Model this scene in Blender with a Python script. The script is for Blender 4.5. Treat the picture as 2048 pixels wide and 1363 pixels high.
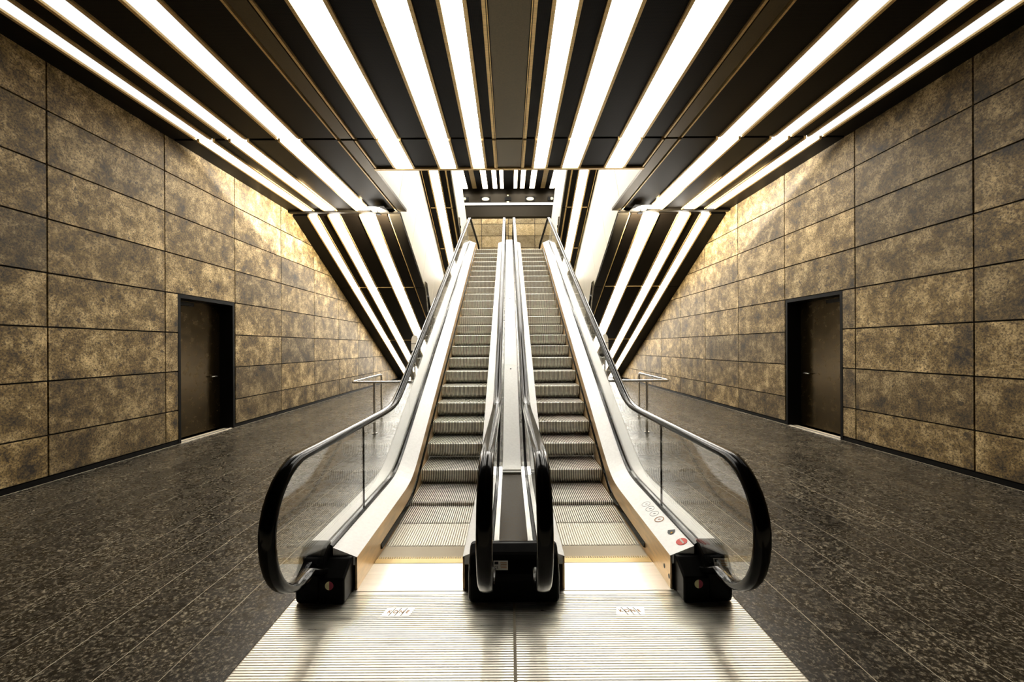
import bpy, bmesh, math, random
from mathutils import Vector, Matrix
random.seed(7)
for o in list(bpy.data.objects): bpy.data.objects.remove(o)
SC = bpy.context.scene
COL = SC.collection

# ------------------------------------------------------------------ camera
H = 1.6                       # eye height
cam = bpy.data.cameras.new('camera'); cam.lens = 14.0; cam.sensor_width = 36.0
cam.shift_x = 0.0029; cam.shift_y = 0.0056; cam.clip_start = 0.05
camo = bpy.data.objects.new('camera', cam); COL.objects.link(camo)
camo.location = (-0.023, 0, H); camo.rotation_euler = (math.radians(90), math.radians(0.3), 0)
SC.camera = camo
# ------------------------------------------------------------------ world and exposure
w = bpy.data.worlds.new('world'); SC.world = w; w.use_nodes = True
w.node_tree.nodes['Background'].inputs[0].default_value = (0.9, 0.8, 0.6, 1)
w.node_tree.nodes['Background'].inputs[1].default_value = 0.0
vs = SC.view_settings
vs.view_transform = 'Standard'; vs.look = 'None'; vs.gamma = 1.0; vs.use_curve_mapping = False
vs.exposure = 1.3
S_NEAR, S_MID, S_FAR, S_SOFFIT, S_SHAFT, S_TOP = 0.44, 4.2, 6.0, 7.5, 7.0, 9.0   # lamp strengths of the strip sections
EDGE_LAMP = 640.0          # watts of the two added wall lamps
LAMP = (1.0, 0.955, 0.87, 1)

# ------------------------------------------------------------------ materials
def new_mat(name):
    m = bpy.data.materials.new(name); m.use_nodes = True
    nt = m.node_tree
    return m, nt, nt.nodes['Principled BSDF']
def plain(name, col, rough=0.5, metal=0.0, spec=0.5):
    m, nt, p = new_mat(name)
    p.inputs['Base Color'].default_value = (*col, 1)
    p.inputs['Roughness'].default_value = rough; p.inputs['Metallic'].default_value = metal
    p.inputs['Specular IOR Level'].default_value = spec
    return m
def node(nt, typ, **kw):
    n = nt.nodes.new(typ)
    for k, v in kw.items(): setattr(n, k, v)
    return n
def ramp(nt, stops):
    r = node(nt, 'ShaderNodeValToRGB'); e = r.color_ramp.elements
    while len(e) < len(stops): e.new(0.5)
    for i, (p, c) in enumerate(stops):
        e[i].position = p; e[i].color = (*c, 1) if len(c) == 3 else c
    return r
def mixc(nt, a, b, fac, mode='MIX'):
    n = node(nt, 'ShaderNodeMix', data_type='RGBA', blend_type=mode)
    L = nt.links
    for s, v in ((n.inputs['Factor'], fac), (n.inputs['A'], a), (n.inputs['B'], b)):
        if isinstance(v, (int, float)): s.default_value = v
        elif isinstance(v, tuple): s.default_value = (*v, 1)
        else: L.new(v, s)
    return n.outputs['Result']
def coords(nt):
    """object coordinates, shifted for every object so that alike pieces differ"""
    tc = node(nt, 'ShaderNodeTexCoord'); oi = node(nt, 'ShaderNodeObjectInfo')
    mu = node(nt, 'ShaderNodeMath', operation='MULTIPLY'); mu.inputs[1].default_value = 91.0
    nt.links.new(oi.outputs['Random'], mu.inputs[0])
    ad = node(nt, 'ShaderNodeVectorMath', operation='ADD')
    nt.links.new(tc.outputs['Object'], ad.inputs[0]); nt.links.new(mu.outputs[0], ad.inputs[1])
    return ad.outputs[0], oi.outputs['Random']
def noise(nt, vec, scale, detail=6, rough=0.6):
    n = node(nt, 'ShaderNodeTexNoise'); n.inputs['Scale'].default_value = scale
    n.inputs['Detail'].default_value = detail; n.inputs['Roughness'].default_value = rough
    nt.links.new(vec, n.inputs['Vector']); return n.outputs['Fac']

def stone_mat(name, light, mid, dark, spot=True):
    m, nt, p = new_mat(name); L = nt.links
    vec, rnd = coords(nt)
    r1 = ramp(nt, [(0.36, dark), (0.49, mid), (0.64, light)]); L.new(noise(nt, vec, 2.6, 12, 0.82), r1.inputs[0])
    # fine grain
    r2 = ramp(nt, [(0.38, (0.08, 0.06, 0.03)), (0.55, (1, 1, 1))]); L.new(noise(nt, vec, 46, 4, 0.75), r2.inputs[0])
    c = mixc(nt, r1.outputs[0], r2.outputs[0], 0.9, 'MULTIPLY')
    # dark holes and fossils
    vo = node(nt, 'ShaderNodeTexVoronoi', feature='F1'); vo.inputs['Scale'].default_value = 7.0
    vo.inputs['Randomness'].default_value = 1.0
    wv = node(nt, 'ShaderNodeVectorMath', operation='ADD'); L.new(vec, wv.inputs[0])
    nn = node(nt, 'ShaderNodeTexNoise'); nn.inputs['Scale'].default_value = 14; L.new(vec, nn.inputs['Vector'])
    sc = node(nt, 'ShaderNodeVectorMath', operation='SCALE'); sc.inputs['Scale'].default_value = 0.10
    L.new(nn.outputs['Color'], sc.inputs[0]); L.new(sc.outputs[0], wv.inputs[1]); L.new(wv.outputs[0], vo.inputs['Vector'])
    sep = node(nt, 'ShaderNodeSeparateColor'); L.new(vo.outputs['Color'], sep.inputs[0])
    th = node(nt, 'ShaderNodeMath', operation='MULTIPLY'); th.inputs[1].default_value = 0.26
    pw = node(nt, 'ShaderNodeMath', operation='POWER'); pw.inputs[1].default_value = 3.0
    L.new(sep.outputs[0], pw.inputs[0]); L.new(pw.outputs[0], th.inputs[0])
    lt = node(nt, 'ShaderNodeMath', operation='LESS_THAN'); L.new(vo.outputs['Distance'], lt.inputs[0]); L.new(th.outputs[0], lt.inputs[1])
    fm = node(nt, 'ShaderNodeMath', operation='MULTIPLY'); fm.inputs[1].default_value = 0.8 if spot else 0.3
    L.new(lt.outputs[0], fm.inputs[0])
    c = mixc(nt, c, (0.035, 0.022, 0.008), fm.outputs[0])
    # each slab has a tone of its own
    mr = node(nt, 'ShaderNodeMapRange'); mr.inputs['To Min'].default_value = 0.55; mr.inputs['To Max'].default_value = 1.15
    L.new(rnd, mr.inputs[0])
    cm = node(nt, 'ShaderNodeCombineColor'); [L.new(mr.outputs[0], cm.inputs[i]) for i in range(3)]
    c = mixc(nt, c, cm.outputs[0], 1.0, 'MULTIPLY')
    L.new(c, p.inputs['Base Color']); p.inputs['Roughness'].default_value = 0.62
    return m
def granite_mat():
    m, nt, p = new_mat('dark_granite'); L = nt.links
    vec, rnd = coords(nt)
    r1 = ramp(nt, [(0.38, (0.004, 0.003, 0.002)), (0.52, (0.035, 0.027, 0.016)), (0.68, (0.50, 0.43, 0.31))])
    L.new(noise(nt, vec, 48, 4, 0.8), r1.inputs[0])
    r2 = ramp(nt, [(0.3, (0.55, 0.55, 0.55)), (0.7, (1.2, 1.2, 1.2))]); L.new(noise(nt, vec, 4, 4), r2.inputs[0])
    c = mixc(nt, r1.outputs[0], r2.outputs[0], 1.0, 'MULTIPLY')
    mr = node(nt, 'ShaderNodeMapRange'); mr.inputs['To Min'].default_value = 0.7; mr.inputs['To Max'].default_value = 1.2
    L.new(rnd, mr.inputs[0])
    cm = node(nt, 'ShaderNodeCombineColor'); [L.new(mr.outputs[0], cm.inputs[i]) for i in range(3)]
    c = mixc(nt, c, cm.outputs[0], 1.0, 'MULTIPLY')
    L.new(c, p.inputs['Base Color'])
    rr = ramp(nt, [(0.3, (0.20,) * 3), (0.7, (0.36,) * 3)]); L.new(noise(nt, vec, 12, 4), rr.inputs[0])
    L.new(rr.outputs[0], p.inputs['Roughness']); p.inputs['Specular IOR Level'].default_value = 0.28
    return m
def brushed(name, col, rough, metal, var=0.25, scale=(40, 1.5, 40), aniso=0.0):
    m, nt, p = new_mat(name); L = nt.links
    tc = node(nt, 'ShaderNodeTexCoord'); mp = node(nt, 'ShaderNodeMapping'); mp.inputs['Scale'].default_value = scale
    L.new(tc.outputs['Object'], mp.inputs[0])
    f = noise(nt, mp.outputs[0], 1.0, 6, 0.65)
    lo = tuple(c * (1 - var) for c in col); hi = tuple(min(1, c * (1 + var)) for c in col)
    r = ramp(nt, [(0.3, lo), (0.7, hi)]); L.new(f, r.inputs[0]); L.new(r.outputs[0], p.inputs['Base Color'])
    rr = ramp(nt, [(0.3, (rough * 0.8,) * 3), (0.7, (min(1, rough * 1.25),) * 3)]); L.new(f, rr.inputs[0])
    L.new(rr.outputs[0], p.inputs['Roughness']); p.inputs['Metallic'].default_value = metal
    return m
def perforated(name):
    m, nt, p = new_mat(name); L = nt.links
    tc = node(nt, 'ShaderNodeTexCoord')
    vo = node(nt, 'ShaderNodeTexVoronoi'); vo.inputs['Scale'].default_value = 55; vo.inputs['Randomness'].default_value = 0.0
    L.new(tc.outputs['Object'], vo.inputs['Vector'])
    r = ramp(nt, [(0.28, (0.0005, 0.0005, 0.0005)), (0.34, (0.007, 0.005, 0.003))]); L.new(vo.outputs['Distance'], r.inputs[0])
    L.new(r.outputs[0], p.inputs['Base Color']); p.inputs['Roughness'].default_value = 0.4
    p.inputs['Specular IOR Level'].default_value = 0.06
    return m
def emit(name, strength, col=LAMP):
    m = bpy.data.materials.new(name); m.use_nodes = True; nt = m.node_tree
    nt.nodes.remove(nt.nodes['Principled BSDF'])
    e = node(nt, 'ShaderNodeEmission'); e.inputs[0].default_value = col; e.inputs[1].default_value = strength
    nt.links.new(e.outputs[0], nt.nodes['Material Output'].inputs[0]); return m
def glass_mat():
    m = bpy.data.materials.new('balustrade_glass'); m.use_nodes = True; nt = m.node_tree
    nt.nodes.remove(nt.nodes['Principled BSDF'])
    t = node(nt, 'ShaderNodeBsdfTransparent'); t.inputs[0].default_value = (0.985, 0.99, 0.98, 1)
    g = node(nt, 'ShaderNodeBsdfGlossy'); g.inputs['Roughness'].default_value = 0.0
    lw = node(nt, 'ShaderNodeLayerWeight'); lw.inputs[0].default_value = 0.5
    pw = node(nt, 'ShaderNodeMath', operation='POWER'); pw.inputs[1].default_value = 4.0
    nt.links.new(lw.outputs['Facing'], pw.inputs[0])
    f = node(nt, 'ShaderNodeMath', operation='MULTIPLY_ADD'); f.inputs[1].default_value = 0.9; f.inputs[2].default_value = 0.045
    nt.links.new(pw.outputs[0], f.inputs[0])
    mx = node(nt, 'ShaderNodeMixShader')
    nt.links.new(f.outputs[0], mx.inputs[0]); nt.links.new(t.outputs[0], mx.inputs[1]); nt.links.new(g.outputs[0], mx.inputs[2])
    nt.links.new(mx.outputs[0], nt.nodes['Material Output'].inputs[0]); return m

M = dict(
    stone=stone_mat('sandstone', (0.78, 0.58, 0.29), (0.235, 0.152, 0.046), (0.018, 0.010, 0.002)),
    stone_far=stone_mat('sandstone_upper', (0.80, 0.62, 0.36), (0.62, 0.46, 0.22), (0.34, 0.22, 0.08), False),
    joint=plain('dark_joint', (0.008, 0.006, 0.004), 0.9),
    granite=granite_mat(),
    grout=plain('pale_grout', (0.62, 0.54, 0.40), 0.7),
    panel=perforated('black_perforated_metal'),
    bronze=brushed('bronze_frame', (0.60, 0.42, 0.18), 0.38, 0.5, 0.25, (3, 60, 60)),
    spine=brushed('satin_grey_bronze', (0.075, 0.057, 0.028), 0.36, 0.6, 0.2, (60, 60, 60)),
    black=plain('black_satin', (0.003, 0.0026, 0.002), 0.45, 0, 0.2),
    fascia=brushed('dark_fascia', (0.010, 0.008, 0.005), 0.4, 0.2, 0.3, (50, 50, 50)),
    white=plain('pale_cladding', (0.80, 0.75, 0.64), 0.45),
    deck=brushed('bright_brushed_steel', (0.95, 0.94, 0.91), 0.42, 0.1, 0.06, (40, 40, 40)),
    mirror=brushed('polished_steel', (0.85, 0.84, 0.80), 0.16, 1.0, 0.05),
    plate=brushed('ribbed_aluminium', (0.80, 0.77, 0.69), 0.34, 0.85, 0.18, (2.5, 30, 30)),
    plate_smooth=brushed('smooth_aluminium', (0.88, 0.85, 0.78), 0.4, 0.7, 0.08, (2.5, 30, 30)),
    step=brushed('cast_aluminium', (0.94, 0.87, 0.74), 0.34, 0.4, 0.2, (30, 30, 30)),
    groove=plain('groove_black', (0.012, 0.009, 0.006), 0.7),
    skirt=brushed('bronze_skirt', (0.74, 0.53, 0.30), 0.36, 0.6, 0.22, (18, 3, 18)),
    comb=plain('brass_comb', (0.66, 0.50, 0.24), 0.4, 0.6),
    rubber=plain('handrail_rubber', (0.003, 0.0026, 0.002), 0.14, 0, 0.25),
    newel=plain('newel_black', (0.003, 0.0026, 0.002), 0.35, 0, 0.1),
    glass=glass_mat(),
    steel=plain('round_steel', (0.86, 0.84, 0.80), 0.25, 0.9),
    darkplate=brushed('dark_bronze_cover', (0.03, 0.019, 0.005), 0.4, 0.3, 0.5, (70, 70, 70)),
    door=brushed('dark_steel_door', (0.05, 0.034, 0.014), 0.24, 0.85, 0.35, (8, 8, 8)),
    red=plain('sign_red', (0.75, 0.05, 0.03), 0.5), signwhite=plain('sign_white', (0.9, 0.88, 0.82), 0.5),
    amber=plain('sign_amber', (0.85, 0.45, 0.03), 0.5), brown=plain('sign_brown', (0.42, 0.17, 0.03), 0.5),
    grey=plain('sign_grey', (0.36, 0.36, 0.38), 0.5), ink=plain('sign_black', (0.01, 0.01, 0.01), 0.5),
    maroon=plain('sign_maroon', (0.35, 0.03, 0.07), 0.5), cream=plain('sign_cream', (0.85, 0.80, 0.45), 0.5),
    s_mid=emit('strip_mid', S_MID),
    s_near=emit('strip_near', S_NEAR, (1.0, 0.98, 0.94, 1)), s_far=emit('strip_far', S_FAR), s_soffit=emit('strip_soffit', S_SOFFIT),
    s_shaft=emit('strip_shaft', S_SHAFT), s_top=emit('strip_top', S_TOP),
    s_tube=emit('tube_glow', 1.6), s_added_lamp=emit('added_lamp_glow', 20.0),
    bulkhead=brushed('dark_brown_metal', (0.014, 0.0095, 0.003), 0.45, 0.3, 0.3, (60, 60, 60)),
    lens=emit('lamp_lens', 0.8, (1, 0.85, 0.55, 1)),
)

for k_, v_ in (('darkplate', 0.12), ('fascia', 0.15), ('bulkhead', 0.2), ('black', 0.1), ('rubber', 0.25)):
    M[k_].node_tree.nodes['Principled BSDF'].inputs['Specular IOR Level'].default_value = v_

# ------------------------------------------------------------------ mesh helpers
class MB:
    def __init__(s): s.v = []; s.f = []
    def add(s, vs, fs):
        n = len(s.v); s.v += [tuple(v) for v in vs]; s.f += [tuple(i + n for i in f) for f in fs]; return s
    def box(s, x0, x1, y0, y1, z0, z1):
        if x0 > x1: x0, x1 = x1, x0
        v = [(x, y, z) for z in (z0, z1) for y in (y0, y1) for x in (x0, x1)]
        return s.add(v, [(0, 2, 3, 1), (4, 5, 7, 6), (0, 1, 5, 4), (2, 6, 7, 3), (0, 4, 6, 2), (1, 3, 7, 5)])
    def prism_x(s, poly, x0, x1):          # polygon in (y, z) pulled along x
        n = len(poly)
        v = [(x0, y, z) for y, z in poly] + [(x1, y, z) for y, z in poly]
        f = [tuple(range(n)), tuple(range(2 * n - 1, n - 1, -1))]
        f += [(i, (i + 1) % n, n + (i + 1) % n, n + i) for i in range(n)]
        return s.add(v, f)
    def prism_y(s, poly, y0, y1):          # polygon in (x, z) pulled along y
        n = len(poly)
        v = [(x, y0, z) for x, z in poly] + [(x, y1, z) for x, z in poly]
        f = [tuple(range(n)), tuple(range(2 * n - 1, n - 1, -1))]
        f += [(i, (i + 1) % n, n + (i + 1) % n, n + i) for i in range(n)]
        return s.add(v, f)
    def prism_z(s, poly, z0, z1):
        n = len(poly)
        v = [(x, y, z0) for x, y in poly] + [(x, y, z1) for x, y in poly]
        f = [tuple(range(n)), tuple(range(2 * n - 1, n - 1, -1))]
        f += [(i, (i + 1) % n, n + (i + 1) % n, n + i) for i in range(n)]
        return s.add(v, f)
    def rings(s, rings, caps=True):        # loft closed rings
        n = len(rings[0]); v = [p for r in rings for p in r]; f = []
        for k in range(len(rings) - 1):
            for i in range(n):
                a = k * n + i; b = k * n + (i + 1) % n
                f.append((a, b, b + n, a + n))
        if caps: f += [tuple(range(n)), tuple(range(len(v) - 1, len(v) - n - 1, -1))]
        return s.add(v, f)
    def tube(s, pts, r, seg=12):
        pts = [Vector(p) for p in pts]; rs = []
        for i, p in enumerate(pts):
            d = (pts[min(i + 1, len(pts) - 1)] - pts[max(i - 1, 0)]).normalized()
            a = d.orthogonal() if i == 0 else (pa - d * pa.dot(d))
            a.normalize(); pa = a; b = d.cross(a)
            rs.append([p + (a * math.cos(t) + b * math.sin(t)) * r for t in [2 * math.pi * k / seg for k in range(seg)]])
        return s.rings(rs)
    def mesh(s, name, smooth=False):
        me = bpy.data.meshes.new(name); me.from_pydata(s.v, [], s.f)
        bm = bmesh.new(); bm.from_mesh(me); bmesh.ops.recalc_face_normals(bm, faces=bm.faces)
        if smooth:
            for fa in bm.faces: fa.smooth = True
            for e in bm.edges:
                if len(e.link_faces) == 2 and e.calc_face_angle(0) > 0.7: e.smooth = False
        bm.to_mesh(me); bm.free(); return me
WL = {}                                    # world location of every object
def put(name, me, mat=None, parent=None, loc=(0, 0, 0), rot=(0, 0, 0)):
    """link one object; loc is in the world for thing and part alike (parents are never turned)"""
    o = bpy.data.objects.new(name, me); COL.objects.link(o)
    if mat is not None and len(me.materials) == 0: me.materials.append(M[mat] if isinstance(mat, str) else mat)
    L = Vector(loc); WL[o.name] = L
    if parent is not None:
        o.parent = parent; o.location = L - WL[parent.name]
    else: o.location = L
    o.rotation_euler = rot
    return o
def thing(name, label, cat, loc=(0, 0, 0), group=None):
    o = bpy.data.objects.new(name, None); COL.objects.link(o); o.empty_display_size = 0.1
    o.location = loc; WL[o.name] = Vector(loc); tag(o, label, cat, group); return o
def tag(o, label, cat, group=None):
    o['label'] = label; o['category'] = cat
    if group: o['group'] = group
    return o
def struct(name, me, mat, label=None, cat=None):
    o = put(name, me, mat); o['kind'] = 'structure'
    if label: o['label'] = label
    if cat: o['category'] = cat
    return o
def bevel(o, wd, seg=2):
    b = o.modifiers.new('bevel', 'BEVEL'); b.width = wd; b.segments = seg; b.limit_method = 'ANGLE'; return o
def text_mesh(s, size, shear=0.0, name='lettering'):
    cu = bpy.data.curves.new(name, 'FONT'); cu.body = s; cu.size = size; cu.align_x = 'CENTER'; cu.align_y = 'CENTER'
    cu.extrude = 0.0006; cu.shear = shear
    o = bpy.data.objects.new('temporary', cu); COL.objects.link(o)
    dg = bpy.context.evaluated_depsgraph_get(); dg.update()
    me = bpy.data.meshes.new_from_object(o.evaluated_get(dg))
    bpy.data.objects.remove(o); me.materials.clear(); return me
def disc(r, t=0.001, seg=28, sx=1.0):
    return MB().prism_z([(r * sx * math.cos(a), r * math.sin(a)) for a in [2 * math.pi * k / seg for k in range(seg)]], 0, t)
SIDE = {-1: 'left', 1: 'right'}

# ------------------------------------------------------------------ main measures
WX = 5.57           # stone walls at +-WX
ZC = 5.05           # underside of the hall ceiling
Y_SEAM, Y_MID, Y_FOLD = 6.59, 7.67, 10.1
TH = math.atan(0.509)                      # slope of the side flights
CS, SN = math.cos(TH), math.sin(TH)
ZUP = 4.62          # upper landing
SL = 0.565          # escalator slope
YB, YT = 4.118, 4.118 + ZUP / SL
def sp(u, w=0.1):
    t = u / w
    return u if t > 30 else (0 if t < -30 else w * math.log(1 + math.exp(t)))
def base(y): return SL * (sp(y - YB) - sp(y - YT))
def soffit1(y): return ZC - 0.509 * (y - Y_FOLD)
def soffit2(y): return 7.09 - 0.509 * (y - 12.5)

# ------------------------------------------------------------------ floor
fl = struct('floor', MB().box(-WX - 0.2, WX + 0.2, -2.5, 23.0, -0.25, -0.0035).mesh('floor'), 'grout',
            'dark speckled granite floor with pale joints around the escalators', 'floor')
CW, TL = 0.32, 1.24
tile_me = {}
far = MB()
for s in (-1, 1):
    for c in range(13):
        x0 = 1.40 + c * CW; x1 = min(x0 + CW, WX + 0.02)
        if x1 - x0 < 0.05: continue
        y = 0.36 - 0.62 * random.randint(0, 1)
        while y < 21.0:
            y0, y1 = y, y + TL; y += TL
            g = 0.004
            if y0 > 11.5:
                far.box(s * (x0 + g), s * (x1 - g), y0 + g, y1 - g, -0.012, 0); continue
            if y1 < 1.0: continue
            wd = round(x1 - x0, 3)
            if wd not in tile_me:
                me = MB().box(-wd / 2 + g, wd / 2 - g, -TL / 2 + 0.0015, TL / 2 - 0.0015, -0.012, 0).mesh('granite_tile'); me.materials.append(M['granite'])
                tile_me[wd] = me
            put('floor_tile', tile_me[wd], None, fl, (s * (x0 + x1) / 2, (y0 + y1) / 2, random.uniform(-0.0012, 0.0)))
ff = put('distant_floor_tiles', far.mesh('distant_floor_tiles'), 'granite', fl); ff['kind'] = 'stuff'

# ------------------------------------------------------------------ stone walls
DY0, DY1, DZ = 6.68, 8.05, 2.515           # door opening
YJ = [4.789 + 1.6405 * n for n in range(-3, 11)]
ZJ = [0.07] + [0.565 + 0.651 * n for n in range(0, 7)] + [ZC + 0.02]
def stone_wall(s):
    nm = SIDE[s]; x0, x1 = s * (WX + 0.03), s * (WX + 0.6)
    b = MB().box(x0, x1, -2.5, DY0, 0, ZC + 0.4).box(x0, x1, DY1, 23.0, 0, ZC + 0.4).box(x0, x1, DY0, DY1, DZ, ZC + 0.4)
    wl = struct('wall_' + nm, b.mesh('wall_' + nm), 'joint', f'{nm} wall of large mottled golden sandstone slabs with dark joints', 'wall')
    cache = {}
    for i in range(len(YJ) - 1):
        for j in range(len(ZJ) - 1):
            y0, y1, z0, z1 = YJ[i], YJ[i + 1], ZJ[j], ZJ[j + 1]
            if z0 > soffit1(y0) + 0.1: continue
            if z1 < DZ + 0.05 and y0 < DY1 and y1 > DY0 + 0.05:
                if abs(y0 - YJ[4]) < 0.3 or y0 < DY0: y1 = DY0
                else: continue
            ly, lz = y1 - y0, z1 - z0; key = (round(ly, 2), round(lz, 2))
            if key not in cache:
                g = 0.010
                me = MB().box(-0.03, 0.03, -ly / 2 + g, ly / 2 - g, -lz / 2 + g, lz / 2 - g).mesh('stone_tile'); me.materials.append(M['stone'])
                cache[key] = me
            put('stone_tile', cache[key], None, wl, (s * (WX + 0.03 + random.uniform(-0.002, 0.002)), (y0 + y1) / 2, (z0 + z1) / 2))
    bb = MB().box(s * (WX + 0.005), s * (WX + 0.06), -2.5, DY0, 0.0, 0.062).box(s * (WX + 0.005), s * (WX + 0.06), DY1, 21, 0.0, 0.062)
    struct('baseboard_' + nm, bb.mesh('baseboard'), 'black', f'dark skirting strip at the foot of the {nm} stone wall', 'baseboard')
    # dark steel door, deep in its reveal
    k = 1 if s < 0 else 2
    d = put(f'door_{k}', MB().box(s * (WX + 0.27), s * (WX + 0.33), DY0 + 0.05, DY1 - 0.05, 0.02, DZ - 0.06).mesh('door'), 'door')
    d['kind'] = 'structure'; d['label'] = f'dark polished steel door recessed in the {nm} stone wall'; d['category'] = 'door'
    fr = MB().box(s * (WX + 0.0), s * (WX + 0.35), DY0, DY0 + 0.05, 0, DZ).box(s * (WX + 0.0), s * (WX + 0.35), DY1 - 0.05, DY1, 0, DZ)
    fr.box(s * (WX + 0.0), s * (WX + 0.35), DY0 + 0.05, DY1 - 0.05, DZ - 0.06, DZ)
    put('door_frame', fr.mesh('door_frame'), 'black', d)
    put('threshold', MB().box(s * (WX + 0.02), s * (WX + 0.04), DY0 + 0.06, DY1 - 0.06, 0.0, 0.018).mesh('threshold'), 'steel', d)
    hd = put('door_handle', MB().tube([(s * (WX + 0.27), DY1 - 0.2, 1.05), (s * (WX + 0.215), DY1 - 0.2, 1.05), (s * (WX + 0.215), DY1 - 0.34, 1.05)], 0.012, 8).mesh('door_handle'), 'steel', d)
    put('door_closer', MB().box(s * (WX + 0.22), s * (WX + 0.27), DY0 + 0.25, DY0 + 0.62, DZ - 0.15, DZ - 0.09).mesh('door_closer'), 'fascia', d)
for s in (-1, 1): stone_wall(s)

# ------------------------------------------------------------------ lit surfaces: panels, strips and bronze bars on a plane
#   the plane hangs from point loc; v runs along it (away from the viewer), turned by -slope
PROF = 0.022
def lay(parent, name, mat, x0, x1, v0, v1, n0, n1, loc, rot):
    me = MB().box(x0, x1, v0, v1, n0, n1).mesh(name)
    return put(name, me, mat, parent, loc, rot)
def strip(label, group, x0, x1, secs, loc, rot, bar=0.040):
    """one line of light: diffuser sections between two bronze bars"""
    r = Matrix.Rotation(rot[0], 4, 'X'); c = Vector(loc) + r @ Vector(((x0 + x1) / 2, secs[0][0], 0))
    t = thing('strip_light', label, 'strip light', c, group)
    for v0, v1, mt in secs:
        lay(t, 'diffuser', mt, x0, x1, v0, v1, -0.004, 0.05, loc, rot)
    for a, b in ((x0 - bar - 0.012, x0 - 0.012), (x1 + 0.012, x1 + bar + 0.012)):
        for v0, v1, mt in secs: lay(t, 'side_bar', 'bronze', a, b, v0, v1, -PROF, 0.05, loc, rot)
    return t

# hall ceiling ------------------------------------------------------
cb = MB().box(-2.86, 2.86, -2.5, Y_MID + 0.04, ZC + 0.05, ZC + 0.45)
for s in (-1, 1): cb.box(s * 2.865, s * (WX + 0.02), -2.5, Y_FOLD, ZC + 0.05, ZC + 0.45)
ceil = struct('ceiling', cb.mesh('ceiling'), 'black', 'black panelled hall ceiling with long white strips of light', 'ceiling')
CIN = [(0.48, 0.68), (1.03, 1.31), (1.86, 2.17)]
COUT = [(3.49, 3.80), (4.38, 4.62), (4.95, 5.14)]
ORD = {0: 'innermost', 1: 'middle', 2: 'outermost'}
V0 = 3.7
loc0 = (0, 0, ZC); r0 = (0, 0, 0)
cells_in = [(0.29, 0.42), (0.74, 0.97), (1.37, 1.80), (2.23, 2.53)]
cells_out = [(2.87, 3.43), (3.86, 4.32), (4.68, 4.89), (5.20, WX - 0.005)]
for a, b in ((-2.0, Y_SEAM - 0.03), (Y_SEAM + 0.03, Y_MID - 0.03)):
    lay(ceil, 'spine_panel', 'spine', -0.215, 0.215, a, b, -0.01, 0.05, loc0, r0)
for s in (-1, 1):
    for cells, ye in ((cells_in, Y_MID - 0.03), (cells_out, Y_FOLD - 0.09)):
        for a, b in cells:
            for v0, v1 in ((-2.0, Y_SEAM - 0.03), (Y_SEAM + 0.03, ye)):
                lay(ceil, 'perforated_panel', 'panel', s * a, s * b, v0, v1, 0.0, 0.05, loc0, r0)
    for v0, v1 in ((-2.0, Y_SEAM - 0.03), (Y_SEAM + 0.03, Y_MID - 0.03)):
        lay(ceil, 'edge_bar', 'bronze', s * 0.245, s * 0.283, v0, v1, -PROF, 0.05, loc0, r0)
        lay(ceil, 'edge_bar', 'bronze', s * 0.225, s * 0.236, v0, v1, -PROF, 0.05, loc0, r0)
        lay(ceil, 'edge_bar', 'bronze', s * 2.545, s * 2.575, v0, v1, -PROF, 0.05, loc0, r0)
    for v0, v1 in ((-2.0, Y_SEAM - 0.03), (Y_SEAM + 0.03, Y_FOLD)):
        lay(ceil, 'border_panel', 'spine', s * 2.60, s * 2.80, v0, v1, -0.012, 0.05, loc0, r0)
        lay(ceil, 'edge_bar', 'bronze', s * 2.83, s * 2.855, v0, v1, -PROF, 0.05, loc0, r0)
    for i, (a, b) in enumerate(CIN):
        strip(f'white strip light in middle part of hall ceiling, {ORD[i]} of three {SIDE[s]} of grey spine', 'strip lights of the hall ceiling',
              min(s * a, s * b), max(s * a, s * b), [(V0, Y_SEAM - 0.03, 's_mid'), (Y_SEAM + 0.03, Y_MID - 0.03, 's_far')], loc0, r0)
    for i, (a, b) in enumerate(COUT):
        strip(f'white strip light in {SIDE[s]} side of hall ceiling towards stone wall, {ORD[i]} of three', 'strip lights of the hall ceiling',
              min(s * a, s * b), max(s * a, s * b), [(V0, Y_SEAM - 0.03, 's_near'), (Y_SEAM + 0.03, Y_FOLD - 0.09, 's_far')], loc0, r0)
lay(ceil, 'end_rail', 'bronze', -2.6, 2.6, Y_MID - 0.02, Y_MID + 0.05, -0.03, 0.3, loc0, r0)
for s in (-1, 1):
    lay(ceil, 'end_rail', 'fascia', s * 2.8, s * (WX - 0.005), Y_FOLD - 0.085, Y_FOLD + 0.03, -0.05, 0.3, loc0, r0)

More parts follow.
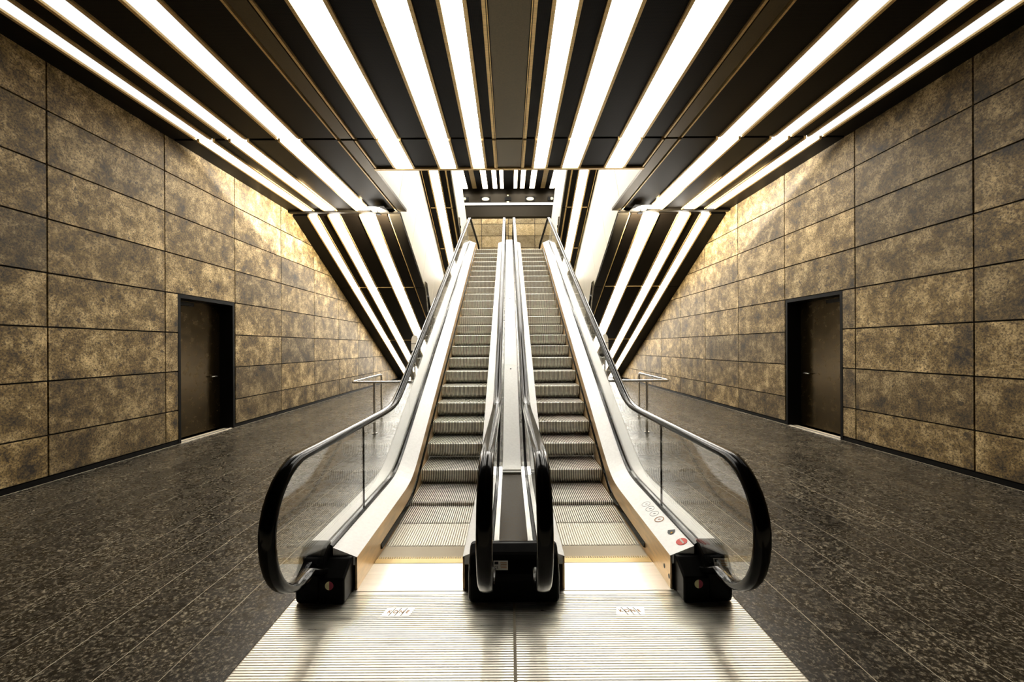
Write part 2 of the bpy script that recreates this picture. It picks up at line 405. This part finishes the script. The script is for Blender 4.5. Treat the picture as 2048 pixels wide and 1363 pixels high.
# side flights, seen from below -------------------------------------
for s in (-1, 1):
    nm = SIDE[s]
    loc = (0, Y_FOLD + 0.03, ZC); rot = (-TH, 0, 0)
    LEN = (ZC / SN) - 0.05
    t = thing('stair_flight', f'sloping black underside of the {nm} stair flight running down to the floor', 'stairs', (s * 4.2, 20.0, 0), 'lower stair flights')
    seams = [0.10, 3.28, 6.95, LEN]
    lay(t, 'flight_slab', 'black', s * 2.865, s * (WX - 0.01), 0.1, LEN - 0.1, 0.055, 0.35, loc, rot)
    for k in range(3):
        v0, v1 = seams[k] + 0.012, seams[k + 1] - 0.012
        for a, b in [(3.14, 3.43), (3.86, 4.32), (4.68, 4.89)]:
            lay(t, 'perforated_panel', 'panel', s * a, s * b, v0, v1, 0.0, 0.055, loc, rot)
            if k: lay(t, 'cross_bar', 'bronze', s * a, s * b, v0 - 0.032, v0 - 0.004, -0.012, 0.055, loc, rot)
        lay(t, 'inner_fascia', 'fascia', s * 2.80, s * 3.07, v0, v1, -0.02, 0.055, loc, rot)
        lay(t, 'edge_bar', 'bronze', s * 3.08, s * 3.105, v0, v1, -PROF, 0.055, loc, rot)
        lay(t, 'outer_fascia', 'black', s * 5.20, s * (WX - 0.006), v0, v1, -0.02, 0.055, loc, rot)
    for i, (a, b) in enumerate(COUT):
        strip(f'white strip light on sloping underside of {nm} stair flight, {ORD[i]} of three', 'strip lights of the stair flights',
              min(s * a, s * b), max(s * a, s * b), [(seams[k] + 0.02, seams[k + 1] - 0.02, 's_soffit') for k in range(3)], loc, rot)
    # pale cladding above the flight: big panels cut square to the slope
    wl = thing('side_cladding', f'pale cream panelled side wall of the {nm} upper stair flight', 'cladding', (s * 2.86, 14, 3.2), 'pale side claddings')
    def clip_poly(poly, fn):               # keep points with fn >= 0
        out = []
        for i in range(len(poly)):
            p, q = poly[i], poly[(i + 1) % len(poly)]; fp, fq = fn(p), fn(q)
            if fp >= 0: out.append(p)
            if fp * fq < 0:
                tt = fp / (fp - fq); out.append((p[0] + (q[0] - p[0]) * tt, p[1] + (q[1] - p[1]) * tt))
        return out
    region = [(7.73, ZC + 0.052), (10.16, ZC + 0.052), (19.2, soffit1(19.2) + 0.08), (19.2, 12.0), (7.72, 12.0)]
    region = clip_poly(region, lambda p: soffit2(p[0]) - p[1])
    for k in range(-2, 9):
        u0 = 6.56 + 1.58 * (k - 1) + 0.005; u1 = u0 + 1.58 - 0.02
        pl = clip_poly(region, lambda p: p[0] * CS - p[1] * SN - u0)
        if len(pl) > 2: pl = clip_poly(pl, lambda p: u1 - (p[0] * CS - p[1] * SN))
        if len(pl) > 2: put('side_panel', MB().prism_x(pl, s * 2.79, s * 2.86).mesh('side_panel'), 'white', wl)
    # upper flight
    loc2 = (0, 6.5, soffit2(6.5)); L2 = (20.4 - 6.5) / CS * 0.79
    t = thing('stair_flight', f'narrow upper stair flight on the {nm} with one bright strip beneath', 'stairs', (s * 2.3, 17.3, ZUP), 'upper stair flights')
    lay(t, 'flight_slab', 'black', s * 1.84, s * 2.79, 0, L2, 0.055, 0.3, loc2, rot)
    cuts = [0, 5.2, 8.2, 10.3, L2]
    for k in range(4):
        v0, v1 = cuts[k] + 0.012, cuts[k + 1] - 0.012
        lay(t, 'perforated_panel', 'panel', s * 2.02, s * 2.165, v0, v1, 0, 0.055, loc2, rot)
        lay(t, 'perforated_panel', 'panel', s * 2.545, s * 2.70, v0, v1, 0, 0.055, loc2, rot)
        lay(t, 'edge_bar', 'bronze', s * 1.955, s * 2.0, v0, v1, -PROF, 0.055, loc2, rot)
        lay(t, 'edge_bar', 'bronze', s * 2.73, s * 2.75, v0, v1, -PROF, 0.055, loc2, rot)
        lay(t, 'inner_fascia', 'fascia', s * 1.84, s * 1.95, v0, v1, -0.012, 0.055, loc2, rot)
        if k:
            lay(t, 'cross_bar', 'bronze', s * 2.02, s * 2.165, v0 - 0.04, v0, -0.012, 0.055, loc2, rot)
            lay(t, 'cross_bar', 'bronze', s * 2.545, s * 2.70, v0 - 0.04, v0, -0.012, 0.055, loc2, rot)
    # its pale inner side
    for k in range(7):
        a = 9.0 + k * 1.5; b = a + 1.49
        pl = [(a, soffit2(a) + 0.01), (b, soffit2(b) + 0.01), (b, soffit2(b) + 2.17), (a, soffit2(a) + 2.17)]
        put('side_panel', MB().prism_x(pl, s * 1.80, s * 1.838).mesh('side_panel'), 'white', t)
    strip(f'white strip light under the narrow upper stair flight on the {nm}', 'strip lights of the upper flights',
          min(s * 2.23, s * 2.48), max(s * 2.23, s * 2.48), [(cuts[k] + 0.012, cuts[k + 1] - 0.008, 's_shaft') for k in range(4)], loc2, rot)

# ------------------------------------------------------------------ upper lobby: ceiling, bulkhead, tiled end wall
ZF = 9.71; YBK = 20.5
uc = struct('ceiling_upper', MB().box(-4.2, 4.2, 9.5, YBK - 0.02, ZF + 0.05, ZF + 0.3).mesh('ceiling_upper'), 'black', 'black slatted ceiling of the upper lobby', 'ceiling')
lf = (0, 9.6, ZF); LF = YBK - 0.1 - 9.6
FS = [(0.265, 0.415, 'innermost'), (0.595, 0.785, 'second'), (1.075, 1.305, 'third'), (2.10, 2.33, 'outermost')]
edges = [0.06] + [e for f in FS for e in (f[0] - 0.05, f[1] + 0.05)] + [4.1]
for s in (-1, 1):
    for a, b in ((0.01, 0.20), (0.48, 0.53), (0.85, 1.01), (1.37, 1.60), (1.88, 2.03), (2.40, 4.1)):
        lay(uc, 'black_slat', 'panel', s * a, s * b, 0, LF, -0.01, 0.05, lf, r0)
    lay(uc, 'brown_slat', 'bronze', s * 1.63, s * 1.85, 0, LF, -0.005, 0.05, lf, r0)
    for a, b, w_ in FS:
        strip(f'short white strip light in upper lobby ceiling, {w_} of four on the {SIDE[s]}', 'strip lights of the upper lobby',
              min(s * a, s * b), max(s * a, s * b), [(0, LF, 's_top')], lf, r0, 0.02)
bk = struct('trim_1', MB().box(-5, 5, YBK, YBK + 0.35, 8.3, 9.45).box(-5, 5, YBK + 0.3, YBK + 0.9, 9.45, 9.9).mesh('trim'), 'bulkhead', 'brown metal bulkhead across the upper lobby', 'bulkhead')
t = thing('tube_light', 'long white tube light across the brown bulkhead above the escalators', 'tube light', (0, YBK - 0.06, 8.93))
put('tube', MB().tube([(-2.9, YBK - 0.06, 8.93), (2.9, YBK - 0.06, 8.93)], 0.055, 10).mesh('tube', True), 's_tube', t)
put('batten', MB().box(-2.95, 2.95, YBK - 0.02, YBK, 8.85, 9.01).mesh('batten'), 'fascia', t)
for x, wd in ((-1.19, 'left'), (1.10, 'right')):
    t = thing('wall_lamp', f'small square lamp in dark frame on the {wd} of the bulkhead', 'lamp', (x, YBK, 9.2), 'lamps on the bulkhead')
    f = MB().box(x - 0.25, x + 0.25, YBK - 0.03, YBK - 0.001, 9.29, 9.32).box(x - 0.25, x + 0.25, YBK - 0.03, YBK - 0.001, 9.08, 9.11)
    f.box(x - 0.25, x - 0.21, YBK - 0.03, YBK - 0.001, 9.11, 9.29).box(x + 0.21, x + 0.25, YBK - 0.03, YBK - 0.001, 9.11, 9.29)
    put('lamp_frame', f.mesh('lamp_frame'), 'black', t)
    put('lamp_lens', MB().prism_y([(x + 0.19 * math.cos(a), 9.2 + 0.085 * math.sin(a)) for a in [k * math.pi / 8 for k in range(16)]], YBK - 0.035, YBK - 0.002).mesh('lamp_lens'), 'lens', t)
for x, wd in ((-2.26, 'left'), (2.21, 'right')):
    t = thing('wall_speaker', f'small dark speaker box at the {wd} end of the bulkhead', 'speaker', (x, YBK, 9.2), 'speakers on the bulkhead')
    put('speaker_body', MB().box(x - 0.2, x + 0.2, YBK - 0.05, YBK - 0.001, 9.1, 9.3).mesh('speaker_body'), 'black', t)
    put('speaker_cone', MB().prism_y([(x + 0.07 * math.cos(a), 9.2 + 0.07 * math.sin(a)) for a in [k * math.pi / 8 for k in range(16)]], YBK - 0.06, YBK - 0.052).mesh('speaker_cone'), 'cream', t)
t = thing('wall_camera', 'small black camera housing in middle of the bulkhead with pale dots', 'camera', (-0.04, YBK, 9.2))
put('housing', MB().box(-0.2, 0.12, YBK - 0.06, YBK - 0.001, 9.12, 9.28).mesh('housing'), 'black', t)
put('dot_above', MB().box(-0.075, -0.005, YBK - 0.03, YBK - 0.001, 9.35, 9.41).mesh('dot'), 'cream', t)
put('dot_below', MB().box(-0.10, 0.02, YBK - 0.03, YBK - 0.001, 9.02, 9.07).mesh('dot'), 'cream', t)

YE = 22.8
t = thing('added_lobby_lamp', 'added unseen lamp behind the brown bulkhead washing the end wall', 'added lamp', (0, 21.4, 9.9))
put('diffuser', MB().box(-4, 4, 21.2, 21.6, 9.86, 9.9).mesh('diffuser'), 's_added_lamp', t)  # unseen lamp added to brighten the end wall
put('housing', MB().box(-4.05, 4.05, 21.15, 21.65, 9.905, 10.0).mesh('housing'), 'black', t)
wb = struct('wall_back', MB().box(-6.2, 6.2, YE + 0.03, YE + 0.4, 0, 11).mesh('wall_back'), 'joint', 'golden stone tiled end wall of the upper lobby', 'wall')
me = MB().box(-0.76 + 0.014, 0.76 - 0.014, -0.02, 0.02, -0.3375 + 0.014, 0.3375 - 0.014).mesh('stone_tile'); me.materials.append(M['stone_far'])
for i in range(-3, 3):
    for j in range(6):
        put('stone_tile', me, None, wb, (-0.03 + 0.76 + 1.52 * i, YE + 0.01, 8.62 + 0.3375 - 0.675 * (j - 1)))
ld = MB().box(-1.36, 1.36, 13.6, 17.4, ZUP - 0.35, ZUP - 0.02).box(-2.78, 2.78, 17.4, YE, ZUP - 0.35, ZUP - 0.02)
struct('floor_upper', ld.mesh('floor_upper'), 'granite', 'upper landing floor at the top of the escalators', 'floor')

# ------------------------------------------------------------------ escalators
GO, GI = 1.215, 0.150            # glass planes, outer and inner
SO, SI = 1.030, 0.335            # step edges
RAIL = 0.985
Y_END = 2.62                     # front end of the decks
def yrange(a, b):
    ys = [a]; y = a
    while y < b - 1e-6:
        stepy = 0.08 if (abs(y - YB) < 0.7 or abs(y - YT) < 0.7) else 0.6
        y = min(b, y + stepy); ys.append(y)
    return ys
def loft(sec, y0, y1):           # section (x, dz) carried along the escalator line
    return MB().rings([[(x, y, base(y) + dz) for x, dz in sec] for y in yrange(y0, y1)])
def sweep(path, g, sec):         # section (x offset, offset along the normal) along a path in (y, z)
    rs = []
    for i, (y, z) in enumerate(path):
        a = path[max(i - 1, 0)]; b = path[min(i + 1, len(path) - 1)]
        dy, dz = b[0] - a[0], b[1] - a[1]; l = math.hypot(dy, dz) or 1
        ny, nz = -dz / l, dy / l
        rs.append([(g + u, y + ny * v, z + nz * v) for u, v in sec])
    return MB().rings(rs)
AY, AZ, AR = 2.28, 0.655, RAIL - 0.655
def rail_path():
    p = [(2.66, 0.10), (2.56, 0.165), (2.46, 0.215)]
    for k in range(0, 19):
        a = math.radians(-78 - k * (192 / 18)); p.append((AY + AR * math.cos(a), AZ + (AR if math.sin(a) > 0 else AR + 0.055) * math.sin(a)))
    p += [(y, base(y) + RAIL) for y in yrange(2.5, 15.6)]
    cz = ZUP + RAIL - 0.3
    p += [(15.6 + 0.3 * math.sin(math.radians(a)), cz + 0.3 * math.cos(math.radians(a))) for a in range(15, 181, 15)]
    p += [(15.2, cz - 0.32)]
    return p
RP = rail_path()
def rail_sec():
    w2 = 0.041; pts = [(-w2, -0.012), (-w2, 0.006), (-0.033, 0.018), (-0.018, 0.023), (0, 0.0245), (0.018, 0.023), (0.033, 0.018), (w2, 0.006), (w2, -0.012), (0.030, -0.020), (-0.030, -0.020)]
    return pts
# the path runs bottom -> front -> top, so its left normal points inwards on the loop: flip
RSEC = [(u, v) for u, v in rail_sec()]
# grooved step, shared by all
def step_mesh(width, nrib=34, depth=0.014):
    prof = [(0.53, 0.0, 0, 1), (0.20, 0.0, 0, 1), (0.012, 0.0, 0, 1), (0.0, -0.010, -0.9, 0.4), (0.003, -0.05, -1, 0.0),
            (0.012, -0.105, -0.97, -0.2), (0.036, -0.145, -0.85, -0.5), (0.08, -0.178, -0.6, -0.8), (0.15, -0.20, -0.3, -0.95)]
    m = MB(); pit = width / nrib; rows = []
    xs = []
    for i in range(nrib):
        x = -width / 2 + i * pit
        xs += [(x, 1), (x + pit * 0.6, 1), (x + pit * 0.6, 0), (x + pit, 0)]
    n = len(xs); v = []; f = []; mi = []
    for (y, z, ny, nz) in prof:
        for x, hi in xs:
            k = 0 if hi else depth
            v.append((x, y - ny * k, z - nz * k))
    for r in range(len(prof) - 1):
        for i in range(n - 1):
            f.append((r * n + i, r * n + i + 1, (r + 1) * n + i + 1, (r + 1) * n + i)); mi.append(0 if i % 4 == 0 else 1)
    me = bpy.data.meshes.new('step'); me.from_pydata(v, [], f)
    me.materials.append(M['step']); me.materials.append(M['groove'])
    me.polygons.foreach_set('material_index', mi); me.update()
    bm = bmesh.new(); bm.from_mesh(me); bmesh.ops.recalc_face_normals(bm, faces=bm.faces); bm.to_mesh(me); bm.free()
    return me
STEP = step_mesh(SO - SI - 0.012)
NOSE = [(2.80, -0.004), (3.20, 0.002), (3.60, 0.010), (4.0, 0.048), (4.50, 0.218)] + [(4.87 + 0.352 * k, 0.425 + 0.1988 * k) for k in range(0, 21)] + [(12.28, ZUP - 0.01), (12.66, ZUP)]

def glass_panes(g, par):
    cuts = [3.25, 4.75, 6.25, 7.75, 9.25, 10.75, 12.25, 13.75, 15.4]
    pl = [(Y_END + 0.02, 0.20), (2.46, 0.255)]
    for k in range(0, 15):
        a = math.radians(-70 - k * (200 / 14)); pl.append((AY + (AR - 0.025) * math.cos(a), AZ + (AR - 0.025 if math.sin(a) > 0 else AR + 0.03) * math.sin(a)))
    pl += [(3.245, RAIL - 0.025), (3.245, 0.25)]
    put('glass_pane', MB().prism_x(pl, g - 0.006, g + 0.006).mesh('glass_pane'), 'glass', par)
    for a, b in zip(cuts[:-1], cuts[1:]):
        put('glass_pane', loft([(g - 0.006, 0.25), (g + 0.006, 0.25), (g + 0.006, RAIL - 0.022), (g - 0.006, RAIL - 0.022)], a + 0.003, b - 0.003).mesh('glass_pane'), 'glass', par)
    put('pane_seal', MB().box(g - 0.007, g + 0.007, 3.2465, 3.2535, 0.27, RAIL - 0.03).mesh('pane_seal'), 'rubber', par)

def escalator(s):
    nm = SIDE[s]
    e = thing('escalator', f'{nm} escalator with grooved metal steps and glass sides', 'escalator', (s * 0.68, 2.6, 0), 'pair of escalators')
    for y, z in NOSE:
        put('step', STEP, None, e, (s * (SO + SI) / 2, y, z))
    for g, k in ((GO, 1), (GI, -1)):          # k: direction from steps to the glass
        edge = SO if k > 0 else SI
        X = lambda d: s * (edge + k * d)      # d metres beyond the step edge
        put('skirt_panel', loft([(X(0.0), -0.25), (X(0.012), -0.25), (X(0.012), 0.222), (X(0.0), 0.222)], Y_END, 13.4).mesh('skirt_panel'), 'skirt', e)
        put('brush_strip', loft([(X(-0.016), 0.035), (X(0.0), 0.03), (X(0.0), 0.07), (X(-0.006), 0.065)], 3.1, 12.9).mesh('brush_strip'), 'rubber', e)
        put('inner_deck', loft([(X(0.0), 0.222), (X(0.158), 0.285), (X(0.158), 0.17), (X(0.012), 0.17)], Y_END, 13.4).mesh('inner_deck'), 'deck', e)
        put('glass_seal', loft([(X(0.160), 0.15), (X(0.160), 0.296), (X(0.176), 0.306), (X(0.200), 0.306), (X(0.205), 0.15)], Y_END, 13.4).mesh('glass_seal'), 'rubber', e)
        glass_panes(s * g, e)
        put('handrail', sweep(RP, s * g, RSEC).mesh('handrail', True), 'rubber', e)
    put('outer_deck', loft([(s * 1.237, 0.315), (s * 1.345, 0.315), (s * 1.36, 0.30), (s * 1.36, 0.0), (s * 1.345, 0.0), (s * 1.237, 0.2)], Y_END, 14.0).mesh('outer_deck'), 'deck', e)
    ys = yrange(2.7, 13.4)
    low = lambda y: max(0.0, base(y) - 0.95) + 0.004
    cas = MB().rings([[(s * 1.34, y, low(y)), (s * 1.355, y, low(y)), (s * 1.355, y, base(y) + 0.01), (s * 1.34, y, base(y) + 0.01)] for y in ys])
    cas.rings([[(s * 0.02, y, low(y)), (s * 1.34, y, low(y)), (s * 1.34, y, low(y) + 0.03), (s * 0.02, y, low(y) + 0.03)] for y in ys if y > 5.9])
    put('truss_casing', cas.mesh('truss_casing'), 'fascia', e)
    # newel box of the outer balustrade
    prof = [(2.47, 0.004), (2.47, 0.19), (2.515, 0.285), (2.57, 0.325), (2.66, 0.325), (2.70, 0.004)]
    nb = put('newel_box', MB().prism_x(prof, s * 1.205, s * 1.365).mesh('newel_box'), 'newel', e); bevel(nb, 0.03, 3)
    prof = [(2.47, 0.004), (2.47, 0.16), (2.60, 0.235), (2.64, 0.23), (2.70, 0.004)]
    nf = put('newel_front', MB().prism_x(prof, s * 1.055, s * 1.215).mesh('newel_front'), 'newel', e); bevel(nf, 0.012, 2)
    # sticker, half cream, half maroon
    st = put('sticker', MB().prism_y([(s * 1.145 + 0.026 * math.cos(a), 0.125 + 0.026 * math.sin(a)) for a in [math.pi / 2 + k * math.pi / 14 for k in range(15)]], 2.466, 2.4685).mesh('sticker'), 'cream', nf)
    put('sticker', MB().prism_y([(s * 1.145 + 0.026 * math.cos(a), 0.125 + 0.026 * math.sin(a)) for a in [-math.pi / 2 + k * math.pi / 14 for k in range(15)]], 2.466, 2.4685).mesh('sticker'), 'maroon', nf)
    # comb, landing plates
    cm = MB().box(s * (SI + 0.004), s * (SO - 0.004), 2.94, 3.0, -0.02, 0.008)
    n = 40; pit = (SO - SI - 0.012) / n
    for i in range(n):
        x = SI + 0.006 + pit * (i + 0.62)
        cm.box(s * x, s * (x + pit * 0.34), 3.0, 3.035, -0.012, 0.005)
    put('comb_plate', cm.mesh('comb_plate'), 'comb', e)
    put('smooth_plate', MB().box(s * (SI - 0.01), s * (SO + 0.02), 2.606, 2.938, -0.02, 0.006).mesh('smooth_plate'), 'plate_smooth', e)
    rp = MB(); yy = 0.9; rows = []
    poly = [(0.9, -0.02)]
    while yy < 2.58:
        poly += [(yy, 0.006), (yy + 0.0095, 0.006), (yy + 0.0105, 0.0015), (yy + 0.0155, 0.0015)]; yy += 0.0165
    poly += [(2.598, 0.006), (2.598, -0.02)]
    top = poly
    n = len(top); xa, xb = s * 0.008, s * 1.39
    v = [(xa, y, z) for y, z in top] + [(xb, y, z) for y, z in top]
    rp.add(v, [(i, i + 1, n + i + 1, n + i) for i in range(n - 1)] + [(0, n, 2 * n - 1, n - 1)])
    pt = put('ribbed_plate', rp.mesh('ribbed_plate'), 'plate', e)
    # maker's lettering let into the plate
    lx = s * 0.70; ly = 2.40
    lp = put('logo_field', MB().prism_z([(lx - 0.075 - 0.02 * (1 if s > 0 else 1), ly - 0.036), (lx + 0.075, ly - 0.036), (lx + 0.095, ly + 0.036), (lx - 0.075, ly + 0.036)], 0.002, 0.0066).mesh('logo_field'), 'plate_smooth', pt)
    for i, ch in enumerate('KONE'):
        put('letter', text_mesh(ch, 0.036, 0.25 if s < 0 else -0.25), 'brown', pt, (lx - 0.054 + 0.036 * i, ly, 0.0072))
    q = 1 if s < 0 else -1
    for i in range(3):
        xx = lx - 0.036 + 0.036 * i
        put('letter_bar', MB().prism_z([(xx - q * 0.012 - 0.002, ly - 0.034), (xx - q * 0.012 + 0.002, ly - 0.034), (xx + q * 0.012 + 0.002, ly + 0.034), (xx + q * 0.012 - 0.002, ly + 0.034)], 0.0066, 0.0074).mesh('letter_bar'), 'ink', pt)
    return e, nb, nf
EL, nbl, nfl = escalator(-1)
ER, nbr, nfr = escalator(1)

# signs on the right inner deck
sl = math.atan2(0.063, 0.158)
def on_deck(name, me, mat, d, y, lift=0.0015, par=None, rz=0.0):
    x = SO + d; z = 0.222 + d * 0.063 / 0.158
    return put(name, me, mat, par or ER, (x - math.sin(sl) * lift, y, z + math.cos(sl) * lift), (Matrix.Rotation(-sl, 3, 'Y') @ Matrix.Rotation(rz, 3, 'Z')).to_euler())
ne = on_deck('no_entry_sign', disc(0.038).mesh('sign'), 'red', 0.115, 2.71); ne['label'] = 'round red no entry sticker with white bar'
on_deck('sign_bar', MB().box(-0.009, 0.009, -0.029, 0.029, 0.001, 0.002).mesh('sign_bar'), 'signwhite', 0.115, 2.71, par=ne)
sh = [(-0.026, 0.026), (0.026, 0.026), (0.026, -0.006), (0.016, -0.026), (0, -0.034), (-0.016, -0.026), (-0.026, -0.006)]
sg = on_deck('shield_sticker', MB().prism_z(sh, 0, 0.001).mesh('shield'), 'ink', 0.105, 2.86, rz=-0.5)
on_deck('shield_stripe', MB().box(-0.022, 0.022, -0.016, -0.003, 0.001, 0.002).mesh('stripe'), 'amber', 0.105, 2.86, par=sg, rz=-0.5)
def ring(r0_, r1_, t=0.001, seg=28):
    m = MB(); 
    for k in range(seg):
        a, b = 2 * math.pi * k / seg, 2 * math.pi * (k + 1) / seg
        m.prism_z([(r0_ * math.cos(a), r0_ * math.sin(a)), (r1_ * math.cos(a), r1_ * math.sin(a)), (r1_ * math.cos(b), r1_ * math.sin(b)), (r0_ * math.cos(b), r0_ * math.sin(b))], 0, t)
    return m
for y, mt in ((3.075, 'brown'), (3.18, 'grey'), (3.275, 'grey'), (3.37, 'grey')):
    rg = on_deck('round_pictogram', ring(0.031 if mt == 'brown' else 0.034, 0.037).mesh('pictogram'), mt, 0.10, y)
    on_deck('pictogram_figure', MB().box(-0.002, 0.002, -0.02, 0.02, 0, 0.001).box(-0.012, 0.006, -0.002, 0.002, 0, 0.001).mesh('figure'), mt, 0.10, y, par=rg, rz=0.6)
for yz in ((2.72, 0.10), (2.64, 0.075)):
    put('screw_hole', MB().prism_x([(yz[0] + 0.012 * math.cos(a), yz[1] + 0.016 * math.sin(a)) for a in [k * math.pi / 7 for k in range(14)]], SO - 0.0015, SO + 0.002).mesh('screw_hole'), 'ink', ER)

# cover between the two escalators with its black newel box
cv = thing('centre_cover', 'long white steel cover between the two escalators ending in a black newel box', 'cover', (0, 2.47, 0))
for s in (-1, 1):
    put('side_strip', loft([(s * 0.096, 0.31), (s * 0.129, 0.31), (s * 0.129, 0.2), (s * 0.096, 0.2)], Y_END, 14.0).mesh('side_strip'), 'mirror', cv)
put('dark_cover', MB().box(-0.093, 0.093, Y_END, 4.02, 0.2, 0.318).mesh('dark_cover'), 'darkplate', cv)
cuts = [4.06, 5.9, 8.2, 10.5, 12.9]
for a, b in zip(cuts[:-1], cuts[1:]):
    put('cover_plate', loft([(-0.093, 0.2), (0.093, 0.2), (0.093, 0.325), (-0.093, 0.325)], a, b - 0.006).mesh('cover_plate'), 'deck', cv)
    yb = b - 0.1
    put('cover_screw', MB().prism_z([(0.012 * math.cos(t_), 0.012 * math.sin(t_)) for t_ in [k * math.pi / 5 for k in range(10)]], 0, 0.004).mesh('cover_screw'), 'ink', cv, (0, yb, base(yb) + 0.327), (math.atan(SL), 0, 0))
put('cover_lip', MB().box(-0.094, 0.094, 4.02, 4.06, 0.2, 0.335).mesh('cover_lip'), 'deck', cv)
prof = [(2.47, 0.004), (2.465, 0.18), (2.52, 0.275), (2.60, 0.318), (2.66, 0.318), (2.70, 0.004)]
nc = put('newel_box', MB().prism_x(prof, -0.285, 0.285).mesh('newel_box'), 'newel', cv); bevel(nc, 0.03, 3)
def data_plate(par, x, y, z, tilt):
    """small printed plate, face towards the viewer"""
    rot = (math.radians(90) - tilt, 0, 0)
    p = put('data_plate', MB().box(-0.045, 0.045, -0.026, 0.026, 0, 0.002).mesh('data_plate'), 'signwhite', par, (x, y, z), rot)
    r = Matrix.Rotation(rot[0], 3, 'X')
    def on(u, v): return Vector((x, y, z)) + r @ Vector((u, v, 0.0022))
    put('print_block', MB().box(-0.012, 0.012, -0.008, 0.008, 0, 0.0005).mesh('print_block'), 'ink', par, on(-0.027, 0.013), rot)
    put('print_mark', text_mesh('CE', 0.02), 'ink', par, on(-0.027, -0.012), rot)
    for k in range(4):
        put('print_line', MB().box(-0.020 + 0.003 * (k % 2), 0.020, -0.0018, 0.0018, 0, 0.0005).mesh('print_line'), 'brown', par, on(0.017, 0.014 - 0.009 * k), rot)
data_plate(nc, -0.082, 2.487, 0.236, 0.52)
data_plate(nbr, 1.295, 2.487, 0.245, 0.44)

# ------------------------------------------------------------------ guard rails beside the escalators
for s in (-1, 1):
    t = thing('guard_rail', f'bent steel guard rail standing beside the {SIDE[s]} escalator', 'railing', (s * 2.7, 8.0, 0), 'guard rails beside the escalators')
    put('top_rail', MB().tube([(s * 1.40, 7.4, 0.955), (s * 2.2, 7.4, 0.955), (s * 2.9, 7.4, 0.955), (s * 2.925, 7.415, 0.957), (s * 2.93, 7.45, 0.958), (s * 2.90, 8.90, 0.985), (s * 2.90, 8.96, 0.975), (s * 2.90, 8.97, 0.93), (s * 2.90, 8.97, 0.006)], 0.024).mesh('top_rail', True), 'steel', t)
    put('post', MB().tube([(s * 2.53, 7.4, 0.94), (s * 2.53, 7.4, 0.006)], 0.024).mesh('post', True), 'steel', t)
    for x, y in ((2.53, 7.4), (2.90, 8.97)):
        put('foot_flange', MB().tube([(s * x, y, 0.0), (s * x, y, 0.012)], 0.05, 16).mesh('foot_flange'), 'steel', t)
    put('end_flange', MB().tube([(s * 1.362, 7.4, 0.955), (s * 1.40, 7.4, 0.955)], 0.045, 16).mesh('end_flange'), 'steel', t)
    # rounded sign post behind the rail
    p = thing('sign_post', f'slim white sign post with rounded head behind the {SIDE[s]} guard rail', 'sign', (s * 2.86, 12.0, 0), 'rounded sign posts')
    cx = s * 2.86; hd = [(cx - 0.10, 1.50), (cx + 0.10, 1.50), (cx + 0.10, 1.78)] + [(cx + 0.10 * math.cos(a), 1.78 + 0.19 * math.sin(a)) for a in [k * math.pi / 12 for k in range(1, 12)]] + [(cx - 0.10, 1.78)]
    h = put('sign_head', MB().prism_y(hd, 11.96, 12.04).mesh('sign_head'), 'white', p)
    put('sign_band', MB().box(cx - 0.10, cx + 0.10, 11.955, 11.9605, 1.70, 1.715).mesh('sign_band'), 'ink', h)
    put('pole', MB().tube([(cx, 12.0, 1.5), (cx, 12.0, 0.0)], 0.03).mesh('pole', True), 'steel', p)
    # small bracket plates at the lower edges of the pale claddings
    for lab, x, y, z, k in ((f'small triangular steel bracket low on the {SIDE[s]} pale cladding', 2.775, 13.1, 3.75, 1.0), (f'tiny steel bracket on the {SIDE[s]} upper flight beside the lobby', 1.785, 14.2, 6.22, 0.55)):
        b = thing('bracket', lab, 'bracket', (s * x, y, z), 'steel brackets')
        pl = [(y - 0.05 * k, z), (y + 0.22 * k, z - 0.02), (y + 0.75 * k, z - 0.75 * k), (y + 0.45 * k, z - 0.95 * k)]
        put('bracket_plate', MB().prism_x(pl, s * (x - 0.03), s * (x + 0.012)).mesh('bracket_plate'), 'mirror', b)
        cyy, czz = y + 0.38 * k, z - 0.5 * k
        put('bracket_knob', MB().tube([(s * (x - 0.05), cyy, czz), (s * (x - 0.03), cyy, czz)], 0.09 * k, 12).mesh('bracket_knob'), 'rubber', b)

# ------------------------------------------------------------------ added lamps, one per stone wall, whose flat cut-off draws a diagonal light edge
for s in (-1, 1):
    P = Vector((s * 3.2, 9.75, 4.90)); A = Vector((s * WX, 6.55, ZC)); B = Vector((s * WX, 14.7, 1.47))
    n = (A - P).cross(B - P).normalized()
    if n.z < 0: n = -n
    t = thing('added_edge_light', f'small black lamp added for a diagonal light edge under the ceiling fold beside the {SIDE[s]} stair flight', 'flood light', P, 'added wall lamps')
    put('housing', MB().box(P.x - 0.05, P.x + 0.05, P.y - 0.06, P.y + 0.06, P.z - 0.05, P.z - 0.025).mesh('housing'), 'black', t)
    put('top_shield', MB().box(P.x - 0.2, P.x + 0.2, P.y - 0.25, P.y + 0.25, P.z + 0.07, P.z + 0.08).mesh('top_shield'), 'black', t)  # keeps the added lamp's light off the ceiling
    put('stem', MB().tube([(P.x, P.y - 0.05, P.z - 0.03), (P.x, P.y - 0.05, ZC - 0.01)], 0.008, 8).mesh('stem'), 'black', t)
    ld_ = bpy.data.lights.new('added_edge_lamp', 'SPOT'); ld_.energy = EDGE_LAMP; ld_.spot_size = math.pi; ld_.spot_blend = 0.06
    ld_.color = (1.0, 0.92, 0.78); ld_.shadow_soft_size = 0.03
    lo = bpy.data.objects.new('added_edge_lamp', ld_); COL.objects.link(lo); lo.parent = t; lo.location = (0, 0, 0)
    lo.rotation_euler = (-n).to_track_quat('Z', 'Y').to_euler()
